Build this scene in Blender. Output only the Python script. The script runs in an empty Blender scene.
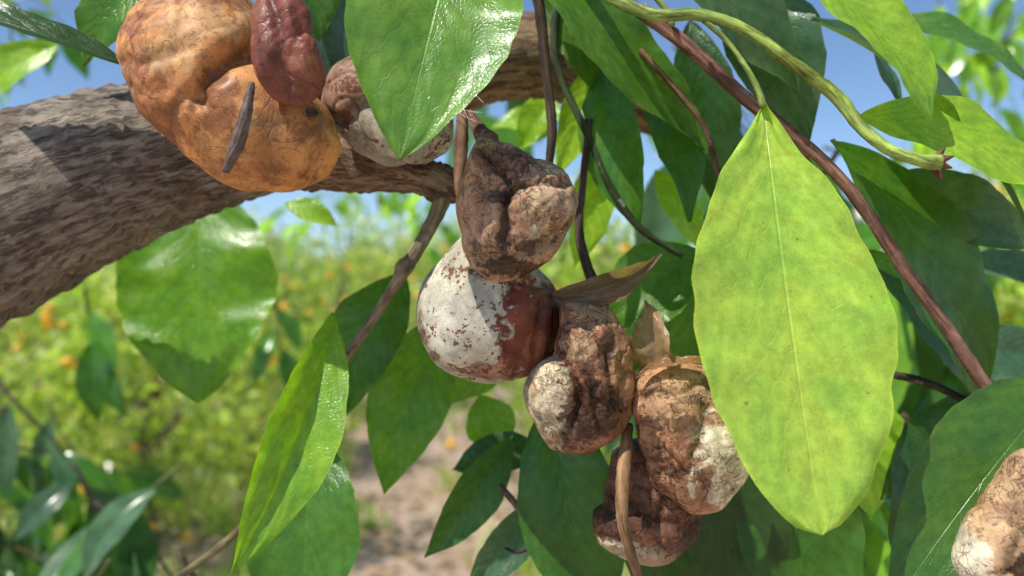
import bpy, bmesh, math, random
import numpy as np
from mathutils import Vector, noise, Matrix
random.seed(11); np.random.seed(11)
F=796.4; CAMZ=1.5
def P(px,py,d):
    return Vector(((px-512)/F*d, d, CAMZ-(py-288)/F*d))
scene=bpy.context.scene
scene.view_settings.view_transform='Standard'
scene.view_settings.look='None'
scene.view_settings.exposure=0

# ---------------------------------------------------------------- helpers
def link(o,parent=None):
    scene.collection.objects.link(o)
    if parent: o.parent=parent
    return o
def empty(name,loc=(0,0,0)):
    o=bpy.data.objects.new(name,None); o.location=loc; o.empty_display_size=0.05
    return link(o)
class Acc:
    def __init__(s): s.v=[];s.f=[];s.uv=[];s.c=[];s.b=[]
    def build(s,name,mat,parent=None,smooth=True):
        me=bpy.data.meshes.new(name)
        me.from_pydata([tuple(x) for x in s.v],[],s.f)
        a=me.color_attributes.new('Col','FLOAT_COLOR','POINT')
        a.data.foreach_set('color',np.array(s.c,dtype=np.float32).ravel())
        n=len(s.v)
        if len(s.uv)==n:
            a=me.attributes.new('luv','FLOAT_VECTOR','POINT')
            a.data.foreach_set('vector',np.array(s.uv,dtype=np.float32).ravel())
        if smooth: me.polygons.foreach_set('use_smooth',[True]*len(me.polygons))
        me.materials.append(mat)
        me.update()
        return link(bpy.data.objects.new(name,me),parent)

class NT:
    def __init__(s,name):
        s.m=bpy.data.materials.new(name); s.m.use_nodes=True
        s.t=s.m.node_tree; s.t.nodes.clear()
        s.out=s.n('ShaderNodeOutputMaterial')
    def n(s,typ,ins=None,**kw):
        nd=s.t.nodes.new(typ)
        for k,v in kw.items(): setattr(nd,k,v)
        if ins:
            for k,v in ins.items():
                if isinstance(v,bpy.types.NodeSocket): s.t.links.new(v,nd.inputs[k])
                else: nd.inputs[k].default_value=v
        return nd
    def math(s,op,a,b=0.0,c=None,clamp=False):
        ins={0:a,1:b}
        if c is not None: ins[2]=c
        return s.n('ShaderNodeMath',ins,operation=op,use_clamp=clamp).outputs[0]
    def mix(s,f,a,b,blend='MIX'):
        nd=s.n('ShaderNodeMix',None,data_type='RGBA',blend_type=blend)
        for k,v in ((0,f),(6,a),(7,b)):
            if isinstance(v,bpy.types.NodeSocket): s.t.links.new(v,nd.inputs[k])
            else: nd.inputs[k].default_value=v
        return nd.outputs[2]
    def ss(s,x,lo,hi,a=0.0,b=1.0):
        return s.n('ShaderNodeMapRange',{0:x,1:lo,2:hi,3:a,4:b},interpolation_type='SMOOTHSTEP').outputs[0]
    def noise(s,vec,scale,detail=3,rough=.55,dist=0.0):
        return s.n('ShaderNodeTexNoise',{'Vector':vec,'Scale':scale,'Detail':detail,'Roughness':rough,'Distortion':dist}).outputs[0]
    def grey(s,v): return s.n('ShaderNodeCombineColor',{0:v,1:v,2:v}).outputs[0]
    def scalev(s,vec,sc):
        return s.n('ShaderNodeVectorMath',{0:vec,1:sc},operation='MULTIPLY').outputs[0]
    def bump(s,h,strength,dist,normal=None):
        ins={'Height':h,'Strength':strength,'Distance':dist}
        if normal is not None: ins['Normal']=normal
        return s.n('ShaderNodeBump',ins).outputs[0]
    def done(s,shader):
        s.t.links.new(shader,s.out.inputs[0]); return s.m

# ---------------------------------------------------------------- materials
def leaf_material(name,trans=0.42,rough=0.25,tmul=(1.5,1.6,0.4,1),detail=2):
    t=NT(name)
    col=t.n('ShaderNodeAttribute',None,attribute_name='Col').outputs[0]
    geo=t.n('ShaderNodeNewGeometry')
    pos=geo.outputs['Position']
    nrm=None; rg=rough
    if detail:
        luv=t.n('ShaderNodeAttribute',None,attribute_name='luv').outputs['Vector']
        sp=t.n('ShaderNodeSeparateXYZ',{0:luv})
        U=t.math('ABSOLUTE',sp.outputs[0]); V=sp.outputs[1]
        ribw=t.math('ADD',t.math('MULTIPLY',t.math('SUBTRACT',1.0,V),0.018),0.012)
        mid=t.n('ShaderNodeMapRange',{0:U,1:t.math('MULTIPLY',ribw,0.35),2:ribw,3:1.0,4:0.0},interpolation_type='SMOOTHSTEP').outputs[0]
        blot=t.noise(pos,70,2)
    if detail==2:
        warp=t.noise(luv,3.0,2)
        ph=t.math('ADD',t.math('SUBTRACT',t.math('MULTIPLY',V,9.0),t.math('MULTIPLY',t.math('POWER',U,0.85),2.6)),t.math('MULTIPLY',warp,2.0))
        fr=t.math('ABSOLUTE',t.math('SUBTRACT',t.math('FRACT',ph),0.5))
        lat=t.ss(fr,0.0,0.045,1.0,0.0)
        pillow=t.ss(fr,0.0,0.5,0.0,1.0)
        lat=t.math('MULTIPLY',lat,t.ss(U,0.5,0.98,1.0,0.0))
        vor=t.n('ShaderNodeTexVoronoi',{'Vector':pos,'Scale':900.0},feature='DISTANCE_TO_EDGE').outputs[0]
        ret=t.ss(vor,0.0,0.16,1.0,0.0)
        blot2=t.noise(pos,300,4,.65)
        c=t.mix(1.0,col,t.n('ShaderNodeCombineColor',{0:t.ss(blot,.25,.8,.78,1.24),1:t.ss(blot,.25,.8,.9,1.1),2:t.ss(blot,.25,.8,.9,1.1)}).outputs[0],'MULTIPLY')
        c=t.mix(1.0,c,t.grey(t.ss(blot2,.3,.7,.84,1.12)),'MULTIPLY')
        c=t.mix(1.0,c,t.grey(t.math('ADD',.9,t.math('MULTIPLY',pillow,.14))),'MULTIPLY')
        light=t.mix(1.0,c,(1.35,1.25,1.3,1),'MULTIPLY')
        c=t.mix(t.math('MULTIPLY',lat,0.65),c,light)
        c=t.mix(t.math('MULTIPLY',mid,0.75),c,t.mix(1.0,c,(1.4,1.3,1.6,1),'MULTIPLY'))
        c=t.mix(t.math('MULTIPLY',ret,0.35),c,light)
        c=t.mix(t.math('MULTIPLY',t.ss(U,.95,1.0),.45),c,t.mix(1.0,c,(1.7,1.35,1.0,1),'MULTIPLY'))
        fl=t.ss(t.noise(pos,420,2,.5),.71,.77); fl2=t.ss(t.noise(pos,90,4,.7),.70,.77)
        c=t.mix(t.math('MULTIPLY',t.math('MAXIMUM',fl,fl2),0.55),c,(.16,.12,.04,1))
        h=t.math('ADD',t.math('ADD',t.math('MULTIPLY',lat,-0.25),t.math('MULTIPLY',pillow,.35)),t.math('ADD',t.math('MULTIPLY',mid,-.9),t.math('ADD',t.math('MULTIPLY',ret,-.12),t.math('MULTIPLY',blot2,0.4))))
        nrm=t.bump(h,0.45,0.0005)
        dust=t.ss(t.noise(pos,130,4,.6),.42,.75)
        rg=t.math('ADD',rough,t.math('MULTIPLY',dust,0.25))
    elif detail==1:
        c=t.mix(1.0,col,t.grey(t.ss(blot,.25,.8,.75,1.3)),'MULTIPLY')
        c=t.mix(t.math('MULTIPLY',mid,0.7),c,t.mix(1.0,c,(1.9,1.6,1.7,1),'MULTIPLY'))
    else: c=col
    c=t.mix(geo.outputs['Backfacing'],c,t.mix(0.35,c,(.18,.26,.11,1)))
    ins={'Base Color':c,'Roughness':rg,'Specular IOR Level':0.6}
    if nrm is not None: ins['Normal']=nrm
    pr=t.n('ShaderNodeBsdfPrincipled',ins)
    tr=t.n('ShaderNodeBsdfTranslucent',{'Color':t.mix(1.0,c,tmul,'MULTIPLY')})
    return t.done(t.n('ShaderNodeMixShader',{0:trans,1:pr.outputs[0],2:tr.outputs[0]}).outputs[0])

def bark_material(name,bumpd=0.0013,strength=.85):
    t=NT(name)
    col=t.n('ShaderNodeAttribute',None,attribute_name='Col').outputs[0]
    bc=t.n('ShaderNodeAttribute',None,attribute_name='luv').outputs['Vector']
    n1=t.noise(t.scalev(bc,(1,1,.24)),330,6,.65,.6); n2=t.noise(bc,60,4,.6); n3=t.noise(t.scalev(bc,(1,1,.5)),1500,3,.6)
    cr=t.ss(t.noise(t.scalev(bc,(1,1,.11)),360,5,.65,1.5),.51,.62)
    v=t.ss(n1,.3,.72,.5,1.35)
    c=t.mix(1.0,col,t.grey(v),'MULTIPLY')
    c=t.mix(t.math('MULTIPLY',t.ss(n2,.42,.62),.55),c,t.mix(1.0,c,(1.45,1.5,1.55,1),'MULTIPLY'))
    c=t.mix(t.math('MULTIPLY',t.ss(t.noise(bc,34,4,.65),.48,.62),.7),c,t.mix(1.0,c,(.48,.38,.31,1),'MULTIPLY'))
    c=t.mix(t.math('MULTIPLY',cr,.7),c,t.mix(1.0,c,(.34,.26,.22,1),'MULTIPLY'))
    len_=t.ss(t.noise(bc,130,4,.65),.62,.68)
    c=t.mix(t.math('MULTIPLY',len_,.45),c,(.42,.42,.36,1))
    dk=t.ss(t.noise(bc,800,2,.6),.68,.74)
    c=t.mix(t.math('MULTIPLY',dk,.7),c,(.04,.03,.025,1))
    h=t.math('ADD',n1,t.math('ADD',t.math('MULTIPLY',n3,.35),t.math('MULTIPLY',cr,-.6)))
    pr=t.n('ShaderNodeBsdfPrincipled',{'Base Color':c,'Roughness':.7,'Specular IOR Level':.3,'Normal':t.bump(h,strength,bumpd)})
    return t.done(pr.outputs[0])

def fruit_material(name,rough=.6,speck=(.03,.015,.01,1),speckamt=.5,specksc=900,bumpd=.0005,strength=.6,spec=.3,lo=.66,n1sc=220,crease=.5,crsc=150,palespeck=.6):
    t=NT(name)
    col=t.n('ShaderNodeAttribute',None,attribute_name='Col').outputs[0]
    pos=t.n('ShaderNodeNewGeometry').outputs['Position']
    lum=t.n('ShaderNodeRGBToBW',{0:col}).outputs[0]
    n1=t.noise(pos,n1sc,5,.62,.4); n2=t.noise(pos,specksc,4,.65); n3=t.noise(pos,2400,3,.6)
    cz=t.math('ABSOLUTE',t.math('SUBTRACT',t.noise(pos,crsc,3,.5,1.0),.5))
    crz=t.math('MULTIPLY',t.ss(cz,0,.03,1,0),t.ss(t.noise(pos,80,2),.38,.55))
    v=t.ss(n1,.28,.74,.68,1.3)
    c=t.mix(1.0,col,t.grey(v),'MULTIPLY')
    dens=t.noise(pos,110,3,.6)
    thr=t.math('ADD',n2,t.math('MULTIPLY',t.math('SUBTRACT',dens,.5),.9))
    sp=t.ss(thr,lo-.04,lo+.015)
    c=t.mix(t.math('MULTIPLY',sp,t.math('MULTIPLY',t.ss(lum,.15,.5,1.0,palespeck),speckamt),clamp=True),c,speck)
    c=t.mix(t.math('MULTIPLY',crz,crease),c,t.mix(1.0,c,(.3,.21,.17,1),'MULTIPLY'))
    c=t.mix(1.0,c,t.grey(t.ss(n3,.35,.7,.86,1.14)),'MULTIPLY')
    h=t.math('ADD',t.math('ADD',t.math('MULTIPLY',n1,.5),t.math('MULTIPLY',crz,-.9*crease)),t.math('ADD',t.math('MULTIPLY',n2,.35),t.math('ADD',t.math('MULTIPLY',n3,.25),t.math('MULTIPLY',sp,-.2))))
    r=t.math('ADD',t.math('ADD',rough,t.ss(lum,.05,.4,-.1,.15)),t.math('MULTIPLY',t.math('SUBTRACT',n1,.5),.5),clamp=True)
    pr=t.n('ShaderNodeBsdfPrincipled',{'Base Color':c,'Roughness':r,'Specular IOR Level':spec,'Normal':t.bump(h,strength,bumpd)})
    return t.done(pr.outputs[0])

M_leaf=leaf_material('citrus_leaf')
M_midleaf=leaf_material('canopy_leaf',detail=1,rough=.24)
M_farleaf=leaf_material('far_leaf',trans=.45,rough=.25,tmul=(1.35,1.4,.5,1),detail=0)
M_bark=bark_material('bark')
M_twig=bark_material('twig_bark',.0004,.6)

# ---------------------------------------------------------------- leaf builder
def add_leaf(acc,b,t,w,n,bend=.08,side=0.0,fold=.25,wave=.07,col=(.08,.15,.03),p=.9,q=.85,qt=1.0,NV=26,M=7,curl=0.0,seed=None):
    a=t-b; L=a.length; ah=a.normalized()
    n=(n-ah*n.dot(ah))
    if n.length<1e-4: n=ah.orthogonal()
    n.normalize(); s=ah.cross(n)
    sd=random.random()*100 if seed is None else seed
    base=len(acc.v)
    for i in range(NV+1):
        v=i/NV
        prof=max(0,math.sin(math.pi*min(1,v**p)))**(q+(qt-q)*v)
        hw=.5*w*max(prof,.012)
        arch=4*v*(1-v)
        c=b+a*v+n*(bend*L*arch)+s*(side*L*arch)
        for j in range(-M,M+1):
            u=j/M
            e=1+.06*noise.noise(Vector((sd,v*8,u)))+.010*math.sin(v*70)
            off=hw*u*e
            z=fold*abs(off)+curl*off*abs(u)*abs(u)+wave*w*abs(u)**1.5*(noise.noise(Vector((sd+u*1.3,v*4.5,3.1)))*1.6+.5*noise.noise(Vector((sd+9+u,v*11,3.1))))
            acc.v.append(c+s*off+n*z)
            acc.uv.append((u,v,sd))
            acc.c.append((col[0],col[1],col[2],1))
    R=2*M+1
    for i in range(NV):
        for j in range(2*M):
            k=base+i*R+j
            acc.f.append((k,k+1,k+R+1,k+R))
TOCAM=Vector((0,-1,0))
def PL(acc,bx,by,tx,ty,w,d,dd=0.0,roll=0.0,nup=0.25,**kw):
    b=P(bx,by,d); t=P(tx,ty,d+dd)
    ah=(t-b).normalized()
    n=(TOCAM+Vector((0,0,nup)))
    n=n-ah*n.dot(ah); n.normalize()
    n=Matrix.Rotation(math.radians(roll),3,ah)@n
    ww=w*(d+dd/2)/F/max(.35,math.cos(math.radians(roll)))
    add_leaf(acc,b,t,ww,n,**kw)

# ---------------------------------------------------------------- tube builder
def catmull(pts,n):
    out=[]
    P_=[pts[0]]+list(pts)+[pts[-1]]
    for i in range(1,len(P_)-2):
        for k in range(n):
            u=k/n
            a,b,c,d=P_[i-1],P_[i],P_[i+1],P_[i+2]
            out.append(.5*((2*b)+(c-a)*u+(2*a-5*b+4*c-d)*u*u+(3*b-a-3*c+d)*u**3))
    out.append(pts[-1]); return out
def tube(acc,pts,rad,seg=12,n=8,amp=.08,col=(.15,.11,.08)):
    vp=catmull([Vector((*p,)) for p in pts],n)
    rr=catmull([Vector((r,0,0)) for r in rad],n)
    T=[(vp[min(i+1,len(vp)-1)]-vp[max(i-1,0)]).normalized() for i in range(len(vp))]
    nrm=T[0].orthogonal().normalized()
    base=len(acc.v); L=0; sd=random.random()*20
    for i,c in enumerate(vp):
        if i: L+=(c-vp[i-1]).length
        nrm=(nrm-T[i]*nrm.dot(T[i])).normalized(); bi=T[i].cross(nrm)
        r=max(rr[i].x,.0001)
        for j in range(seg):
            th=2*math.pi*j/seg
            q=Vector((math.cos(th)*r,math.sin(th)*r,L+sd))
            k=1.1/max(r,.0004)
            e=amp*(noise.noise(Vector((q.x*k,q.y*k,q.z*k*.45)))*1.0+.45*noise.noise(Vector((q.x*k*3,q.y*k*3,q.z*k*.9))))
            if seg>30:
                e+=amp*.2*noise.noise(Vector((q.x*k*8,q.y*k*8,q.z*k*1.4)))
            R=r*(1+e)
            acc.v.append(c+nrm*math.cos(th)*R+bi*math.sin(th)*R)
            acc.uv.append(tuple(q)); acc.c.append((*col,1))
    for i in range(len(vp)-1):
        for j in range(seg):
            a=base+i*seg+j; b=base+i*seg+(j+1)%seg
            acc.f.append((a,b,b+seg,a+seg))
    for end in (0,len(vp)-1):
        ci=len(acc.v); acc.v.append(vp[end]+T[end]*(rr[end].x*.3*(1 if end else -1))); acc.uv.append((0,0,L+sd)); acc.c.append((*col,1))
        for j in range(seg):
            a=base+end*seg+j; b=base+end*seg+(j+1)%seg
            acc.f.append((a,b,ci) if end else (b,a,ci))
def TP(acc,pts,**kw):  # pts: (px,py,d,r_px)
    tube(acc,[P(x,y,d) for x,y,d,r in pts],[r*d/F for x,y,d,r in pts],**kw)

# ---------------------------------------------------------------- fruit builder
def seg_dist(X,Y,poly):
    D=np.full(X.shape,1e9)
    for (ax,ay),(bx,by) in zip(poly[:-1],poly[1:]):
        dx,dy=bx-ax,by-ay
        u=np.clip(((X-ax)*dx+(Y-ay)*dy)/(dx*dx+dy*dy+1e-9),0,1)
        D=np.minimum(D,np.hypot(X-ax-u*dx,Y-ay-u*dy))
    return D
def fruit(outline,ctr,d,thick,mat,base,patches=(),grooves=(),namp=3,nsc=.03,wr=1.,wsc=.04,name='rotten_orange',sub=7,fine=.2,blur=17):
    bm=bmesh.new(); bmesh.ops.create_icosphere(bm,subdivisions=sub,radius=1)
    me=bpy.data.meshes.new(name); bm.to_mesh(me); bm.free()
    n=len(me.vertices); co=np.empty(n*3,dtype=np.float32); me.vertices.foreach_get('co',co); co=co.reshape(-1,3).astype(float)
    ox=np.array([p[0]-ctr[0] for p in outline],float); oy=np.array([ctr[1]-p[1] for p in outline],float)
    th=np.arctan2(oy,ox); r=np.hypot(ox,oy); o=np.argsort(th); th=th[o]; r=r[o]
    g=np.linspace(-np.pi,np.pi,361)[:-1]
    rg=np.interp(g,np.r_[th[-1]-2*np.pi,th,th[0]+2*np.pi],np.r_[r[-1],r,r[0]])
    ker=np.hanning(blur); ker/=ker.sum()
    rg=np.real(np.fft.ifft(np.fft.fft(rg)*np.fft.fft(np.roll(np.r_[ker,np.zeros(360-blur)],-(blur//2)))))
    A=np.arctan2(co[:,2],co[:,0]); rho=np.hypot(co[:,0],co[:,2])
    R=np.interp(A,np.r_[g,np.pi],np.r_[rg,rg[0]]); rm=r.mean()
    k=np.clip(rho/.85,0,1); k=k*k*(3-2*k)
    Re=rm+(R-rm)*k
    X=ctr[0]+np.cos(A)*rho*Re; Y=ctr[1]-np.sin(A)*rho*Re; Z=co[:,1]*thick
    nx,nz,ny=np.cos(A)*rho,np.sin(A)*rho,co[:,1]
    front=np.clip(-co[:,1]*2.2+.25,0,1)
    disp=np.zeros(n)
    sd=ctr[0]*.37
    N1=np.empty(n);N2=np.empty(n);N3=np.empty(n);N4=np.empty(n)
    for i in range(n):
        q=Vector((X[i],Y[i],Z[i]))
        N1[i]=noise.noise(q*nsc+Vector((sd,0,0)))
        N2[i]=noise.noise(q*wsc+Vector((0,sd,0)))+.3*noise.noise(q*wsc*2.3+Vector((0,sd,5)))
        N3[i]=noise.noise(q*.14+Vector((3,1,sd)))
        N4[i]=noise.fractal(q*.075+Vector((sd,sd,1)),.6,2.1,5)
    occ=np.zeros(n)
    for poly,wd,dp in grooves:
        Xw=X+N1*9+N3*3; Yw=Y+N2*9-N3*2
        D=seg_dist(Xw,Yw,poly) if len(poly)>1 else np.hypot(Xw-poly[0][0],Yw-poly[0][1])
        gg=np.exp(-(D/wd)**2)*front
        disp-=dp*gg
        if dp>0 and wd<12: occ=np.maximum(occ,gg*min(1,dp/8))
    ridge=1-np.abs(N2)*3.2
    disp+=namp*N1*2+wr*(-np.clip(ridge,0,1)**2*1.6+.6)+fine*N3
    X2=X+nx*disp; Y2=Y-nz*disp; Z2=Z+ny*disp
    col=np.tile(np.array(base,float),(n,1))
    for (px,py,prx,pry,c,amt) in patches:
        D=np.hypot((X-px)/prx,(Y-py)/pry)+N4*.5
        m=np.clip((1.06-D)/.12,0,1)*amt
        col=col*(1-m[:,None])+np.array(c)*m[:,None]
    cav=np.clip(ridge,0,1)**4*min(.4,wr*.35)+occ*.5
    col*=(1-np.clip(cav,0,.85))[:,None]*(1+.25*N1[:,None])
    s=d/F; C=P(ctr[0],ctr[1],d)
    W=np.stack([(X2-ctr[0])*s,Z2*s,-(Y2-ctr[1])*s],1)
    me.vertices.foreach_set('co',W.astype(np.float32).ravel())
    a=me.color_attributes.new('Col','FLOAT_COLOR','POINT')
    a.data.foreach_set('color',np.c_[np.clip(col,0.004,.9),np.ones(n)].astype(np.float32).ravel())
    me.polygons.foreach_set('use_smooth',[True]*len(me.polygons)); me.materials.append(mat); me.update()
    o=bpy.data.objects.new(name,me); o.location=C
    return link(o)

# ================================================================ THE HERO TREE
tree=empty('orange_tree')
wood=Acc()
GB=(.23,.185,.14)
TP(wood,[(-140,262,.31,112),(-40,232,.31,100),(60,190,.305,86),(150,158,.30,74),(240,140,.295,60),(300,138,.29,50)],seg=96,n=22,amp=.05,col=GB)
TP(wood,[(240,145,.295,44),(310,152,.287,38),(370,165,.28,28),(420,176,.275,18),(440,183,.272,20),(452,190,.272,16),(460,198,.272,9)],seg=48,n=12,amp=.14,col=(.25,.165,.105))
TP(wood,[(260,128,.30,46),(340,108,.31,44),(430,78,.32,42),(500,58,.325,42),(560,62,.33,38),(640,98,.335,30),(720,150,.35,18)],seg=56,n=12,amp=.1,col=(.30,.19,.10))
b0=P(-140,262,.31)
tube(wood,[Vector((-.86,.56,-.05)),Vector((-.82,.52,.5)),Vector((-.66,.45,1.1)),Vector((-.42,.36,1.42)),b0,P(-60,238,.31)],[.085,.075,.062,.05,.043,.038],seg=40,n=10,amp=.1,col=GB)
wood.build('bough',M_bark,tree)

tw=Acc()
RB=(.16,.07,.05); DK=(.06,.042,.03); GR=(.22,.30,.06); OL=(.20,.17,.08)
TP(tw,[(447,186,.272,10),(436,215,.270,8),(414,255,.268,7),(404,268,.268,9),(396,284,.27,6),(362,335,.28,5),(335,375,.288,5),(316,412,.292,4)],seg=14,col=(.30,.24,.14),amp=.14)
TP(tw,[(300,440,.30,4),(262,505,.30,4),(222,545,.30,4),(160,590,.30,4)],seg=8,col=OL)
TP(tw,[(640,10,.262,8),(690,48,.26,7),(745,98,.258,7),(800,140,.256,6.5),(850,190,.255,6.5),(900,262,.252,6.5),(945,325,.25,6.5),(985,385,.248,7),(1040,452,.246,7)],seg=16,col=(.28,.14,.10),amp=.13)
TP(tw,[(560,-50,.27,8),(600,-10,.262,7),(650,14,.25,6),(700,15,.248,6),(745,30,.246,6),(790,62,.244,6.5),(835,95,.243,7),(862,128,.238,6.5),(890,150,.232,6),(920,160,.228,6.5),(938,163,.228,10)],seg=16,col=(.30,.40,.08),amp=.12)
for a in ((945,148),(954,156),(952,168),(942,180)):
    TP(tw,[(928,162,.228,5),((928+a[0])/2+2,(162+a[1])/2,.2275,4),(a[0],a[1],.227,.8)],seg=6,col=(.22,.11,.05),n=4)
TP(tw,[(690,10,.25,3),(722,36,.245,3),(745,66,.24,3),(758,90,.237,3.5),(763,106,.232,3.5)],seg=8,col=GR)
TP(tw,[(640,-20,.26,3),(668,12,.258,3),(672,25,.256,3)],seg=8,col=GR)
# fruiting stems
TP(tw,[(520,-60,.27,7),(538,0,.268,6),(546,70,.268,5),(552,130,.268,5),(548,170,.27,4)],seg=10,col=(.09,.06,.04),amp=.15)
TP(tw,[(560,-20,.29,5),(556,60,.288,4),(590,140,.283,4),(612,190,.28,4),(640,228,.278,4),(682,256,.28,3)],seg=10,col=(.045,.07,.025),amp=.12)
TP(tw,[(590,120,.285,4),(582,190,.28,4),(580,240,.275,5),(600,300,.27,6),(622,350,.265,7),(632,400,.262,7)],seg=10,col=(.10,.06,.045),amp=.15)
TP(tw,[(458,80,.262,6),(462,115,.256,6),(461,150,.252,7),(459,185,.25,5),(462,205,.25,3)],seg=12,col=(.22,.12,.07),amp=.22)
TP(tw,[(470,112,.256,3),(478,128,.25,7),(488,142,.242,11)],seg=10,col=(.16,.08,.05),amp=.25)
TP(tw,[(628,425,.246,5),(624,470,.236,7),(622,515,.234,6),(630,550,.236,5),(646,600,.243,5)],seg=14,col=(.30,.17,.08),amp=.2)
TP(tw,[(500,485,.28,3),(520,510,.278,4),(545,545,.276,5),(575,572,.276,5),(610,610,.276,5)],seg=10,col=(.14,.10,.06),amp=.2)
TP(tw,[(540,540,.277,3),(520,552,.277,2),(505,548,.277,1.5)],seg=6,col=DK)
TP(tw,[(1024,440,.247,7),(1030,455,.247,8)],seg=10,col=RB)
TP(tw,[(252,84,.222,3),(246,112,.215,6),(238,142,.214,7),(225,172,.214,4)],seg=14,col=(.17,.12,.10),amp=.3)
TP(tw,[(640,50,.27,3),(700,120,.268,3),(718,170,.268,3),(735,200,.268,2)],seg=8,col=(.18,.10,.05))
TP(tw,[(330,325,.275,2),(331,350,.28,3),(328,388,.288,4)],seg=8,col=GR)
TP(tw,[(895,375,.28,4),(940,388,.28,4),(1040,440,.28,4)],seg=8,col=DK)
TP(tw,[(800,150,.27,4),(860,260,.275,4),(880,330,.28,3)],seg=8,col=DK)
for i in range(9):
    a=(452+random.uniform(-14,10),70+random.uniform(-10,40)); b=(470+random.uniform(-6,30),100+random.uniform(-18,30))
    TP(tw,[(a[0],a[1],.255,.35),((a[0]+b[0])/2,(a[1]+b[1])/2+3,.25,.3),(b[0],b[1],.248,.35)],seg=4,n=4,col=(.75,.75,.72),amp=0)

lf=Acc()
G1=(.09,.24,.025); G2=(.06,.17,.02); G3=(.18,.38,.035); G4=(.04,.11,.022); BG=(.09,.18,.10); GLOW=(.34,.58,.04)
# big pale leaf
PL(lf,763,104,822,535,200,.236,dd=-.036,roll=-8,nup=.3,bend=.03,side=.022,fold=.08,wave=.08,col=(.47,.72,.09),p=1.12,q=.95,qt=.50,NV=60,M=16)
# upper centre leaf
PL(lf,464,-100,400,158,166,.24,dd=-.03,roll=-8,bend=.06,side=.0,fold=.2,wave=.07,col=(.17,.37,.05),p=1.0,q=.72,qt=.8,NV=50,M=14)
# left hanging leaf
PL(lf,202,185,198,403,152,.40,dd=-.03,roll=-5,nup=.0,bend=.03,fold=.1,col=(.15,.34,.025),p=.95,q=.7,qt=.8,NV=40,M=12)
# folded leaf lower left
PL(lf,333,312,231,574,66,.27,dd=-.03,roll=-25,bend=.05,side=-.045,fold=.55,wave=.1,col=(.24,.46,.03),p=1.0,q=.8,NV=40,M=10)
PL(lf,312,430,306,650,116,.295,dd=-.02,roll=5,bend=.05,fold=.2,col=(.08,.21,.02),NV=30)
PL(lf,338,378,300,478,56,.30,dd=-.01,roll=15,col=G3,fold=.3)
PL(lf,404,274,342,420,76,.31,dd=-.015,roll=10,side=.03,col=(.09,.22,.02),fold=.2)
PL(lf,440,318,384,494,80,.32,dd=-.02,roll=-10,side=.03,col=(.15,.33,.025),fold=.25)
PL(lf,500,380,395,385,56,.33,roll=20,col=G3,fold=.2)
PL(lf,480,395,505,452,50,.33,roll=10,col=G3)
PL(lf,512,435,424,558,46,.30,dd=-.01,roll=-20,col=G2,fold=.4)
PL(lf,545,452,452,470,42,.31,roll=30,col=G4,fold=.3)
PL(lf,540,500,465,590,44,.30,dd=-.01,roll=-15,col=BG,fold=.4)
PL(lf,548,400,600,640,104,.285,dd=-.01,roll=8,col=(.06,.18,.02),fold=.2,bend=.06)
PL(lf,700,250,600,330,80,.30,roll=10,col=(.10,.24,.025))
PL(lf,680,245,690,380,80,.31,roll=-10,col=(.10,.24,.02))
# leaves around upper centre
PL(lf,520,-60,705,150,84,.275,dd=.01,roll=-25,side=.12,col=(.11,.25,.03),fold=.3,bend=.08,NV=36)
PL(lf,565,-60,610,110,70,.30,dd=-.01,roll=15,col=(.09,.2,.03),fold=.2)
PL(lf,615,50,556,178,46,.31,roll=0,col=GLOW,fold=.3)
PL(lf,600,70,640,232,56,.29,dd=-.01,roll=30,col=G1,fold=.3)
PL(lf,640,60,690,222,60,.30,dd=-.015,roll=-20,col=G2,fold=.3)
PL(lf,690,20,720,215,62,.31,roll=10,col=G4,fold=.2)
PL(lf,660,-60,800,100,90,.27,roll=-15,col=(.09,.17,.06),fold=.2)
PL(lf,740,-30,810,140,84,.29,dd=-.01,roll=20,col=BG,fold=.3)
PL(lf,600,150,575,270,44,.34,roll=-10,col=GLOW)
PL(lf,655,170,700,250,40,.35,roll=-10,col=GLOW)
# upper right
PL(lf,795,-25,934,126,84,.24,dd=-.01,roll=-20,side=-.06,col=(.34,.58,.05),fold=.3,NV=36)
PL(lf,720,-70,900,100,100,.285,roll=-20,side=-.03,nup=.8,col=BG,fold=.2,NV=36)
PL(lf,810,20,1032,242,104,.262,roll=-20,side=-.05,nup=.8,col=(.10,.19,.10),fold=.25,NV=36)
PL(lf,858,116,1070,206,84,.245,roll=10,nup=.9,side=-.05,col=(.36,.62,.04),fold=.1,NV=36)
PL(lf,830,140,980,418,108,.268,dd=.01,roll=-15,side=-.05,col=(.09,.22,.02),fold=.15,NV=36)
PL(lf,870,180,1040,250,64,.28,roll=20,nup=.7,col=(.10,.19,.07))
PL(lf,860,250,975,400,70,.29,roll=-25,col=(.06,.16,.02))
PL(lf,870,20,1040,90,60,.30,roll=-10,nup=.8,col=(.12,.27,.05))
PL(lf,960,262,1060,280,36,.33,roll=0,nup=.5,col=BG)
PL(lf,955,345,1060,360,50,.33,roll=20,nup=.5,col=BG)
PL(lf,1075,372,885,618,126,.235,dd=-.02,roll=10,side=.03,col=(.08,.19,.03),fold=.15,bend=.05,NV=40,M=10)
PL(lf,850,380,870,520,80,.32,roll=-10,col=GLOW)
PL(lf,905,420,930,640,100,.28,dd=-.01,roll=-10,col=G4)
PL(lf,990,395,880,500,70,.29,roll=10,col=(.05,.13,.02))
PL(lf,700,400,760,640,100,.30,roll=10,col=G4)
PL(lf,640,440,690,640,110,.31,roll=-10,col=G4)
PL(lf,770,420,830,640,110,.30,dd=-.01,roll=20,col=G2)
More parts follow.
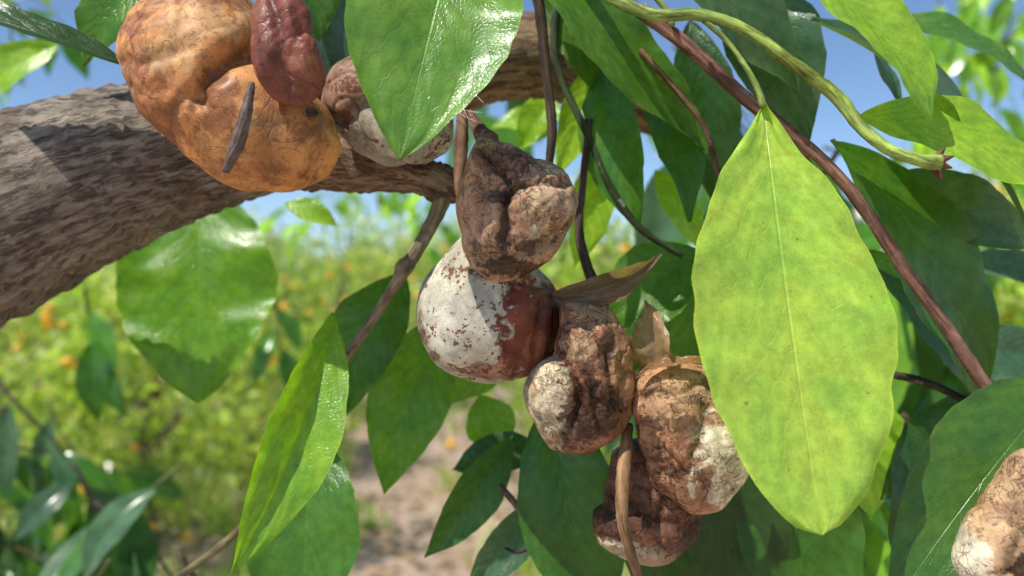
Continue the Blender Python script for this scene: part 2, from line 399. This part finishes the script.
# upper left
PL(lf,128,66,-70,5,50,.262,roll=25,side=-.12,nup=.7,col=(.05,.11,.03),fold=.3,NV=36)
PL(lf,150,-30,82,66,62,.275,roll=0,col=(.10,.24,.02))
PL(lf,60,45,-40,110,46,.42,roll=0,col=GLOW)
PL(lf,330,-50,345,108,90,.285,roll=20,col=(.07,.14,.09))
PL(lf,290,-60,320,40,70,.275,roll=-20,col=G1)
PL(lf,555,95,520,150,40,.36,roll=0,col=GLOW)
PL(lf,560,120,490,128,30,.38,roll=0,nup=.6,col=GLOW)
PL(lf,285,203,338,226,26,.36,roll=10,nup=.9,col=GLOW)
# dead curled leaves
PL(lf,548,296,660,254,24,.246,roll=35,nup=.7,side=.10,bend=.08,fold=1.2,wave=.45,col=(.26,.16,.13),q=.7)
PL(lf,655,395,646,300,38,.248,roll=-25,bend=.1,fold=1.0,wave=.5,side=.08,col=(.42,.27,.17))
PL(lf,712,366,636,378,14,.234,roll=20,nup=1,fold=.8,wave=.3,side=.08,col=(.36,.20,.10))
md=Acc()
def branchlet(start,dirv,L,nl,ls=.10,cols=(G1,G2,G4),droop=.6,r=.0018,accl=md,acct=tw):
    pts=[start]; d=dirv.normalized(); p=start.copy()
    for k in range(5):
        d=(d+Vector((random.uniform(-.25,.25),random.uniform(-.25,.25),-droop*.18+random.uniform(-.1,.1)))).normalized()
        p=p+d*L/5; pts.append(p.copy())
    tube(acct,pts,[r*(1-.12*i) for i in range(6)],seg=7,n=4,col=random.choice([(.14,.12,.06),(.12,.16,.05),DK]))
    for k in range(nl):
        u=(k+.6)/nl*4.99; i=int(u); q=pts[i].lerp(pts[i+1],u-i)
        ax=(pts[i+1]-pts[i]).normalized()
        out=Vector((random.uniform(-1,1),random.uniform(-.9,.5),random.uniform(-.9,.15)))
        out=(out.normalized()+ax*.5+Vector((0,0,-droop))).normalized()
        l=ls*random.uniform(.7,1.2)
        nn=Vector((random.uniform(-.7,.7),-.7+random.uniform(-.6,.6),.9))
        c=random.choice(cols); v=random.uniform(.8,1.4)
        add_leaf(accl,q+out*.008,q+out*(l+.008),l*random.uniform(.34,.44),nn,bend=random.uniform(-.02,.14),side=random.uniform(-.08,.08),fold=random.uniform(.15,.5),col=tuple(x*v for x in c),NV=12,M=3)
random.seed(8)
CC=(G1,G2,G4,BG,G3)
for k in range(24):   # right hand canopy mass behind the fruit
    px=random.uniform(600,1060); py=random.uniform(-60,400); d=random.uniform(.40,.85)
    if px>800 and py<90: py+=200
    branchlet(P(px,py,d),Vector((random.uniform(-.6,1),random.uniform(-.3,.6),random.uniform(-.8,.1))),.22,7,cols=CC)
for k in range(8):
    px=random.uniform(690,1000); py=random.uniform(300,540); d=random.uniform(.38,.5)
    branchlet(P(px,py,d),Vector((random.uniform(-.2,1),.2,random.uniform(-.8,0))),.13,7,cols=CC)
for k in range(6):  # out-of-focus sprays against the sky, upper right
    px=random.uniform(860,1080); py=random.uniform(-120,30); d=random.uniform(1.0,1.8)
    branchlet(P(px,py,d),Vector((random.uniform(-1,1),random.uniform(-.3,.3),random.uniform(-.8,0))),.3,9,ls=.085,cols=(G3,GLOW))
for k in range(5):  # sprays seen under the bough
    px=random.uniform(290,450); py=random.uniform(150,215); d=random.uniform(1.4,2.4)
    branchlet(P(px,py,d),Vector((random.uniform(-1,1),random.uniform(-.3,.3),random.uniform(-.5,0))),.25,8,ls=.08,cols=(G3,GLOW))
for k in range(12):  # left edge, lower
    px=random.uniform(-100,50); py=random.uniform(350,540); d=random.uniform(.7,1.2)
    branchlet(P(px,py,d),Vector((random.uniform(-.2,1),random.uniform(-.3,.3),random.uniform(-.6,.2))),.17,6,ls=.08,cols=(BG,G2,G4,G1))
for k in range(8):  # left edge, upper
    px=random.uniform(-80,80); py=random.uniform(-140,30); d=random.uniform(.7,1.4)
    branchlet(P(px,py,d),Vector((random.uniform(-.5,1),random.uniform(-.3,.3),random.uniform(-.6,.2))),.2,7,ls=.075,cols=(G3,GLOW,G1))
for (px,py,d) in ((85,290,.8),(275,290,1.0),(110,560,.5),(180,555,.45),(30,600,.5)):
    branchlet(P(px,py,d),Vector((random.uniform(-.5,.5),0,-.6)),.08,3,ls=.075,cols=(G2,G1))
for k in range(7):  # darker sprays low on the left
    px=random.uniform(-40,190); py=random.uniform(450,560); d=random.uniform(.55,.9)
    branchlet(P(px,py,d),Vector((random.uniform(-.8,1),random.uniform(-.3,.3),random.uniform(-.6,.1))),.13,6,ls=.075,cols=(BG,G4,G2))
lf.build('leaves',M_leaf,tree)
md.build('canopy_leaves',M_midleaf,tree)
tw.build('twigs',M_twig,tree)

# ================================================================ FRUITS
M_or=fruit_material('dried_orange_skin',rough=.45,speck=(.24,.08,.03,1),speckamt=.65,specksc=420,bumpd=.0004,strength=.6,spec=.35,lo=.60,n1sc=120,crease=.4,crsc=90)
M_mold=fruit_material('mouldy_skin',rough=.58,speck=(.17,.06,.03,1),speckamt=1.0,specksc=620,bumpd=.0003,strength=.6,spec=.35,lo=.615,n1sc=160,crease=.2,palespeck=.95)
M_br=fruit_material('rotten_brown_skin',rough=.46,speck=(.03,.015,.01,1),speckamt=.7,specksc=800,bumpd=.0007,strength=.8,spec=.3,lo=.63,n1sc=200,crease=.6,crsc=190)
ORG=(.68,.31,.10); TAN=(.62,.40,.20); GREY=(.56,.52,.39); BRN=(.27,.11,.055); DRK=(.07,.032,.02); RED=(.19,.034,.016); PALE=(.78,.66,.44)
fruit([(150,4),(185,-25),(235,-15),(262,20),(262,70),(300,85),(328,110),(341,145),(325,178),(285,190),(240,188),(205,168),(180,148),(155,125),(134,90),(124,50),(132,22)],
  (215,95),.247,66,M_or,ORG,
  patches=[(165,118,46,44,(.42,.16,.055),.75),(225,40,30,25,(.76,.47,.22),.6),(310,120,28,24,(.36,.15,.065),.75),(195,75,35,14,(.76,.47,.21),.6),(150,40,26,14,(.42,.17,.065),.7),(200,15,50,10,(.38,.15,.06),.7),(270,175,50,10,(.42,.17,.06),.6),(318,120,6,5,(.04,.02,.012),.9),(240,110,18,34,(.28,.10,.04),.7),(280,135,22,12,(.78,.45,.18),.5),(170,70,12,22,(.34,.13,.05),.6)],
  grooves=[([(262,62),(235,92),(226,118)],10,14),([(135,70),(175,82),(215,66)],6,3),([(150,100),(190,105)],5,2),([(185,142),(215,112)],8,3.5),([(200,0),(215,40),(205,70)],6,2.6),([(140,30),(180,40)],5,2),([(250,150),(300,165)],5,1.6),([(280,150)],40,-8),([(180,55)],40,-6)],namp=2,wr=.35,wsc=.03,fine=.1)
fruit([(262,-5),(285,-15),(305,5),(310,35),(324,60),(322,92),(300,106),(272,98),(258,70),(253,35)],(288,48),.225,24,M_or,(.26,.08,.05),
  patches=[(300,80,18,20,(.32,.12,.07),.7),(275,60,8,30,(.13,.045,.03),.6)],grooves=[([(275,0),(290,45),(285,95)],7,5),([(305,20),(300,60)],6,4)],namp=3,wr=.4,wsc=.04,name='shrivelled_orange',sub=6)
fruit([(335,70),(365,50),(410,55),(440,85),(454,120),(445,150),(415,166),(375,160),(345,140),(325,105)],(390,110),.262,48,M_mold,(.40,.35,.27),
  patches=[(350,90,30,30,BRN,.7),(420,140,40,20,GREY,.8),(385,70,26,16,(.22,.10,.04),.8)],grooves=[([(345,125),(400,110)],10,6)],namp=3)
# white mouldy ball
fruit([(440,262),(420,290),(417,325),(435,362),(470,380),(510,381),(545,366),(562,335),(560,300),(540,270),(500,240),(465,235)],(490,310),.254,66,M_mold,GREY,
  patches=[(542,325,40,66,RED,.97),(550,290,22,20,BRN,.6),(505,368,36,10,(.30,.11,.06),.75),(428,335,9,9,RED,.8),(438,353,7,6,RED,.7),(424,315,4,6,BRN,.6),(455,365,8,4,BRN,.5),(470,270,26,16,(.42,.39,.28),.8),(545,270,16,14,GREY,.8),(448,322,22,28,(.62,.58,.46),.6),(518,300,8,26,(.24,.055,.03),.7),(538,345,14,18,(.38,.14,.06),.6),(548,318,8,22,(.08,.022,.015),.6)],
  grooves=[([(513,285),(508,330),(520,372)],5,4),([(540,300),(532,350)],5,4),([(555,310),(548,350)],4,3),([(515,285),(550,285)],5,3)],namp=1.2,wr=.12,wsc=.04,fine=.12)
# crumpled brown one
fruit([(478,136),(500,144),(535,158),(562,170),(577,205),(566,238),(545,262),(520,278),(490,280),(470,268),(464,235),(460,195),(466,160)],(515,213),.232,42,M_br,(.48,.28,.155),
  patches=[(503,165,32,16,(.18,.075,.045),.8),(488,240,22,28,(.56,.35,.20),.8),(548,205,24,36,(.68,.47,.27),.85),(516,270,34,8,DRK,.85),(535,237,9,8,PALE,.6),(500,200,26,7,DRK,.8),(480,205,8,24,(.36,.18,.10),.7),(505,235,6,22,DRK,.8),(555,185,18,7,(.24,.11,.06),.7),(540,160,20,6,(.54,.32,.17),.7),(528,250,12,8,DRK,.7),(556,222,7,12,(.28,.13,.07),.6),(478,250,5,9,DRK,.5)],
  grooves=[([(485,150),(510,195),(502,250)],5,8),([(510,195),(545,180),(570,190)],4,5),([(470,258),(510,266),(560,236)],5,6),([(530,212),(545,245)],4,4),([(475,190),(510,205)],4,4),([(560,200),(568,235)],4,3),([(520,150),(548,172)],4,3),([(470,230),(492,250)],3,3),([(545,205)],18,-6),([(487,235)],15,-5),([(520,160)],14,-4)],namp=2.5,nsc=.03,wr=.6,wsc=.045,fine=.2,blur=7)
# dark twisted one
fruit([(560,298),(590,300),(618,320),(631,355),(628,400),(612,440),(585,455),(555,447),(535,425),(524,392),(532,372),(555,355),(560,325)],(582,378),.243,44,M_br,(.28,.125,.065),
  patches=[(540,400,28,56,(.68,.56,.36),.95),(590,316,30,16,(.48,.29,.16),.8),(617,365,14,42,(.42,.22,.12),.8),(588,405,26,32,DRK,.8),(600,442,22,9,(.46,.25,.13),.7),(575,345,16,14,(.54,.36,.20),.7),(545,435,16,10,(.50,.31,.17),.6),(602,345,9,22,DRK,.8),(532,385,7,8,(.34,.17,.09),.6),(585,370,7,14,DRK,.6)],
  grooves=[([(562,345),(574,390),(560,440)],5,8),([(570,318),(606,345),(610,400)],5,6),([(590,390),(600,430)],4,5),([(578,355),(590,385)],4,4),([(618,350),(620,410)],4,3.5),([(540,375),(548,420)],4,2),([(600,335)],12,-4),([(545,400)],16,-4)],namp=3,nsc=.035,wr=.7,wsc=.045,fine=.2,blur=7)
# right one with white patch
fruit([(632,380),(650,366),(685,362),(712,372),(732,400),(745,445),(742,480),(720,506),(690,510),(662,492),(645,460),(636,420)],(690,438),.243,46,M_br,(.46,.24,.12),
  patches=[(718,452,35,56,(.82,.70,.50),.97),(695,385,40,14,(.56,.35,.20),.8),(660,400,20,20,(.56,.34,.19),.7),(645,450,12,40,DRK,.8),(696,478,7,24,(.36,.14,.07),.8),(712,412,18,7,(.40,.19,.10),.8),(690,505,32,6,(.40,.20,.11),.7),(675,418,15,11,DRK,.75),(668,450,12,28,(.28,.115,.06),.75),(715,470,7,7,(.48,.25,.13),.6),(680,395,14,5,DRK,.6)],
  grooves=[([(640,392),(690,380),(730,392)],5,6),([(694,400),(684,450),(702,498)],5,6),([(655,410),(660,470)],4,5),([(668,400),(676,440)],4,4),([(650,440),(680,460)],3,3),([(705,400),(725,412)],3,3),([(720,440)],22,-4)],namp=2.5,nsc=.03,wr=.5,wsc=.045,fine=.15,blur=7)
# lower one
fruit([(612,452),(640,440),(670,455),(695,490),(701,515),(690,545),(660,560),(625,557),(598,542),(592,515),(606,505),(608,480)],(650,505),.256,42,M_br,(.20,.085,.045),
  patches=[(618,547,34,14,(.70,.57,.38),.9),(655,480,18,20,(.42,.21,.11),.6),(685,530,16,20,DRK,.7),(645,550,24,12,(.58,.43,.27),.6),(605,520,14,12,DRK,.6),(630,500,24,24,DRK,.6),(642,528,14,12,(.42,.19,.09),.6)],
  grooves=[([(610,480),(640,510),(690,520)],6,6),([(660,460),(650,540)],6,5),([(600,530),(640,540)],4,3)],namp=2.5,wr=.7,wsc=.045,fine=.2,blur=7)
# right edge fruit
fruit([(1022,448),(1034,452),(1060,480),(1072,530),(1060,585),(1010,610),(970,590),(956,562),(962,538),(985,505),(1008,472)],(1015,540),.212,44,M_br,(.60,.38,.20),
  patches=[(1012,560,24,20,(.04,.02,.012),.92),(964,556,9,34,(.74,.66,.49),.85),(1000,505,18,10,(.44,.23,.12),.6),(1015,480,10,20,(.48,.28,.15),.6)],
  grooves=[([(1020,465),(1000,505),(985,560)],6,6),([(1030,470),(1025,560)],8,6)],namp=2,wr=.5)

# ================================================================ ORCHARD BEHIND
def far_crown(seed,H,R,nleaf,ls=.09):
    rs=np.random.RandomState(seed)
    nc=60
    d=rs.normal(size=(nc,3)); d/=np.linalg.norm(d,axis=1)[:,None]
    rr=rs.uniform(.5,1.05,nc)[:,None]
    C=d*rr*np.array([R,R,H*.44])+np.array([0,0,H*.55]); sh=rs.uniform(.4,1.5,nc)
    idx=rs.randint(0,nc,nleaf)
    p=C[idx]+rs.normal(size=(nleaf,3))*np.array([.13,.13,.11])*R
    p[:,2]=np.maximum(p[:,2],.12)
    a=rs.normal(size=(nleaf,3))+np.array([0,0,-.7]); a/=np.linalg.norm(a,axis=1)[:,None]
    b=rs.normal(size=(nleaf,3)); s=np.cross(a,b); s/=np.linalg.norm(s,axis=1)[:,None]; nn=np.cross(a,s)
    l=(ls*rs.uniform(.7,1.3,nleaf))[:,None]; w=l*.25
    V=np.stack([p,p+a*l*.5+s*w+nn*w*.3,p+a*l*.5,p+a*l*.5-s*w+nn*w*.3,p+a*l],1).reshape(-1,3)
    k=np.arange(nleaf)*5
    Fc=np.concatenate([np.stack([k,k+1,k+2],1),np.stack([k,k+2,k+3],1),np.stack([k+1,k+4,k+2],1),np.stack([k+2,k+4,k+3],1)])
    me=bpy.data.meshes.new('crown'); me.from_pydata(V.tolist(),[],Fc.tolist())
    c=np.array([.46,.64,.10])*(sh[idx]*rs.uniform(.5,1.6,nleaf))[:,None]
    yel=rs.rand(nleaf)<.2; c[yel]*=np.array([1.7,1.35,2.6])
    c=np.repeat(np.c_[np.clip(c,0,.88),np.ones(nleaf)],5,axis=0)
    at=me.color_attributes.new('Col','FLOAT_COLOR','POINT'); at.data.foreach_set('color',c.astype(np.float32).ravel())
    me.materials.append(M_farleaf)
    return me,C
t=NT('ripe_orange_skin')
pos=t.n('ShaderNodeNewGeometry').outputs['Position']
M_ripe=t.done(t.n('ShaderNodeBsdfPrincipled',{'Base Color':t.mix(t.noise(pos,9,2),(.92,.36,.02,1),(.88,.55,.03,1)),'Roughness':.4}).outputs[0])
def far_fruits(C,seed,n,R,H):
    rs=np.random.RandomState(seed); bm=bmesh.new()
    for i in range(n):
        d=rs.normal(size=3); d/=np.linalg.norm(d)
        q=d*np.array([R,R,H*.42])*rs.uniform(.9,1.15)+np.array([0,0,H*.5]); q[2]=max(q[2],.3)
        bmesh.ops.create_icosphere(bm,subdivisions=2,radius=.036,matrix=Matrix.Translation(q)@Matrix.Diagonal((1,1,.93,1)))
    me=bpy.data.meshes.new('oranges'); bm.to_mesh(me); bm.free(); me.materials.append(M_ripe)
    me.polygons.foreach_set('use_smooth',[True]*len(me.polygons)); return me
variants=[]
for i,(H,R) in enumerate(((2.3,1.15),(2.5,1.3),(2.1,1.05))):
    me,C=far_crown(20+i,H,R,3800)
    acc=Acc(); 
    tube(acc,[Vector((0,0,-.05)),Vector((.03,.02,.5)),Vector((0,.05,1.0)),Vector((.05,0,1.7))],[.08,.07,.05,.02],seg=10,n=5,col=GB)
    for j in range(6):
        e=Vector(C[j*5]); tube(acc,[Vector((.02,.02,.55+.1*j)),Vector((.02,.02,.75+.1*j)).lerp(e,.5),e],[.035,.022,.008],seg=7,n=5,col=GB)
    variants.append((me,acc,far_fruits(C,60+i,42,R,H)))
tm=[]
for i,(me,acc,fm) in enumerate(variants):
    o=acc.build('trunk',M_bark); tm.append(o.data); bpy.data.objects.remove(o)
def far_tree(px,d,k,rz,s=1.0):
    x=(px-512)/F*d
    e=empty('orange_tree',(x,d,0)); e.rotation_euler=(0,0,rz); e.scale=(s,s,s)
    me,_,fm=variants[k]
    for nm,m in (('crown',me),('trunk',tm[k]),('oranges',fm)):
        link(bpy.data.objects.new(nm,m),e)
random.seed(3)
for (px,d,s) in ((-60,3.4,.70),(150,4.4,.76),(10,5.4,.85),(250,6.6,.86),(120,8.0,.95),(340,9.5,.95),(560,5.6,.95),(700,5.0,1.0),(880,5.0,1.1),(1080,5.2,1.2),(1000,7.5,1.2),(640,9,1.05),(470,14,1.1),(390,17,1.2),(300,13,1.15),(180,13,1.2),(60,12,1.3),(-80,9,1.25),(540,19,1.3),(440,22,1.4),(350,24,1.4),(250,20,1.4)):
    far_tree(px,d,random.randrange(3),random.uniform(0,6.28),s)

# weeds under the trees: one mesh
rs=np.random.RandomState(9); N=26000
y=rs.uniform(2.0,14,N); x=rs.uniform(-1.2,.9,N)*y*.75
lane=np.abs(x+.09*y)<(.34+.06*y)
cl=np.array([noise.noise(Vector((a*1.3,b*1.3,0))) for a,b in zip(x,y)])
keep=(~lane&(cl>-.15))|(lane&(cl>.38)); x=x[keep];y=y[keep];N=len(x)
h=rs.uniform(.05,.28,N); lean=rs.normal(size=(N,2))*.09; ang=rs.uniform(0,np.pi,N); w=rs.uniform(.006,.02,N)
dx,dy=np.cos(ang)*w,np.sin(ang)*w; z0=np.zeros(N)
V=np.stack([np.c_[x-dx,y-dy,z0],np.c_[x+dx,y+dy,z0],np.c_[x+lean[:,0]*.5+dx,y+lean[:,1]*.5+dy,h*.6],np.c_[x+lean[:,0]*.5-dx,y+lean[:,1]*.5-dy,h*.6],np.c_[x+lean[:,0]*1.3,y+lean[:,1]*1.3,h]],1).reshape(-1,3)
k=np.arange(N)*5
fc=[tuple(q) for q in np.stack([k,k+1,k+2,k+3],1).tolist()]+[tuple(q) for q in np.stack([k+3,k+2,k+4],1).tolist()]
me=bpy.data.meshes.new('weeds'); me.from_pydata(V.tolist(),[],fc)
c=np.array([.44,.60,.14])*rs.uniform(.5,1.5,N)[:,None]; st=rs.rand(N)<.22; c[st]=np.array([.76,.70,.46])
at=me.color_attributes.new('Col','FLOAT_COLOR','POINT'); at.data.foreach_set('color',np.repeat(np.c_[c,np.ones(N)],5,axis=0).astype(np.float32).ravel())
me.materials.append(M_farleaf); link(bpy.data.objects.new('weeds',me))

# ground + leaf litter
t=NT('soil')
pos=t.n('ShaderNodeNewGeometry').outputs['Position']
n1=t.noise(pos,1.3,4,.6); n2=t.noise(pos,14,4,.7); n3=t.noise(pos,60,2,.6)
c=t.mix(t.ss(n1,.35,.65),(.42,.28,.21,1),(.52,.40,.31,1))
c=t.mix(t.ss(n2,.45,.62),c,(.20,.13,.09,1))
c=t.mix(t.ss(n3,.58,.66),c,(.64,.58,.48,1))
M_soil=t.done(t.n('ShaderNodeBsdfPrincipled',{'Base Color':c,'Roughness':.95}).outputs[0])
bm=bmesh.new(); bmesh.ops.create_grid(bm,x_segments=60,y_segments=60,size=400)
me=bpy.data.meshes.new('ground'); bm.to_mesh(me); bm.free(); me.materials.append(M_soil); link(bpy.data.objects.new('ground',me))
N=5000; y=rs.uniform(1.5,13,N); x=rs.uniform(-.9,.7,N)*y*.8
a=rs.uniform(0,6.28,N); l=rs.uniform(.025,.05,N); z=rs.uniform(.006,.03,N)
ca,sa=np.cos(a)*l,np.sin(a)*l
V=np.stack([np.c_[x-ca,y-sa,z],np.c_[x+sa*.45,y-ca*.45,z+.012],np.c_[x+ca,y+sa,z+.006],np.c_[x-sa*.45,y+ca*.45,z+.012]],1).reshape(-1,3)
k=np.arange(N)*4
me=bpy.data.meshes.new('leaf_litter'); me.from_pydata(V.tolist(),[],np.stack([k,k+1,k+2,k+3],1).tolist())
c=np.array([.45,.29,.16])*rs.uniform(.2,1.9,N)[:,None]
at=me.color_attributes.new('Col','FLOAT_COLOR','POINT'); at.data.foreach_set('color',np.repeat(np.c_[c,np.ones(N)],4,axis=0).astype(np.float32).ravel())
me.materials.append(M_farleaf); link(bpy.data.objects.new('leaf_litter',me))

# ================================================================ LIGHT
S=Vector((-.42,-.36,.83)).normalized()
el=math.asin(S.z); az=math.atan2(S.x,S.y)
w=bpy.data.worlds.new('World'); scene.world=w; w.use_nodes=True
nt=w.node_tree; bg=nt.nodes['Background']
sk=nt.nodes.new('ShaderNodeTexSky'); sk.sky_type='NISHITA'; sk.sun_disc=False; sk.sun_elevation=el; sk.sun_rotation=az
sk.altitude=1500; sk.dust_density=.1; sk.ozone_density=4
nt.links.new(sk.outputs[0],bg.inputs[0]); bg.inputs[1].default_value=.15
sl=bpy.data.lights.new('sun','SUN'); sl.energy=5; sl.angle=math.radians(.5); sl.color=(1,.95,.86)
so=bpy.data.objects.new('sun',sl); so.rotation_euler=S.to_track_quat('Z','Y').to_euler(); so.location=(0,0,5); link(so)

cam=bpy.data.cameras.new('camera'); cam.lens=28; cam.sensor_width=36; cam.clip_start=.01; cam.clip_end=1500
cam.dof.use_dof=True; cam.dof.focus_distance=.230; cam.dof.aperture_fstop=9
co=bpy.data.objects.new('camera',cam); co.location=(0,0,CAMZ); co.rotation_euler=(math.radians(90),0,0); link(co)
scene.camera=co
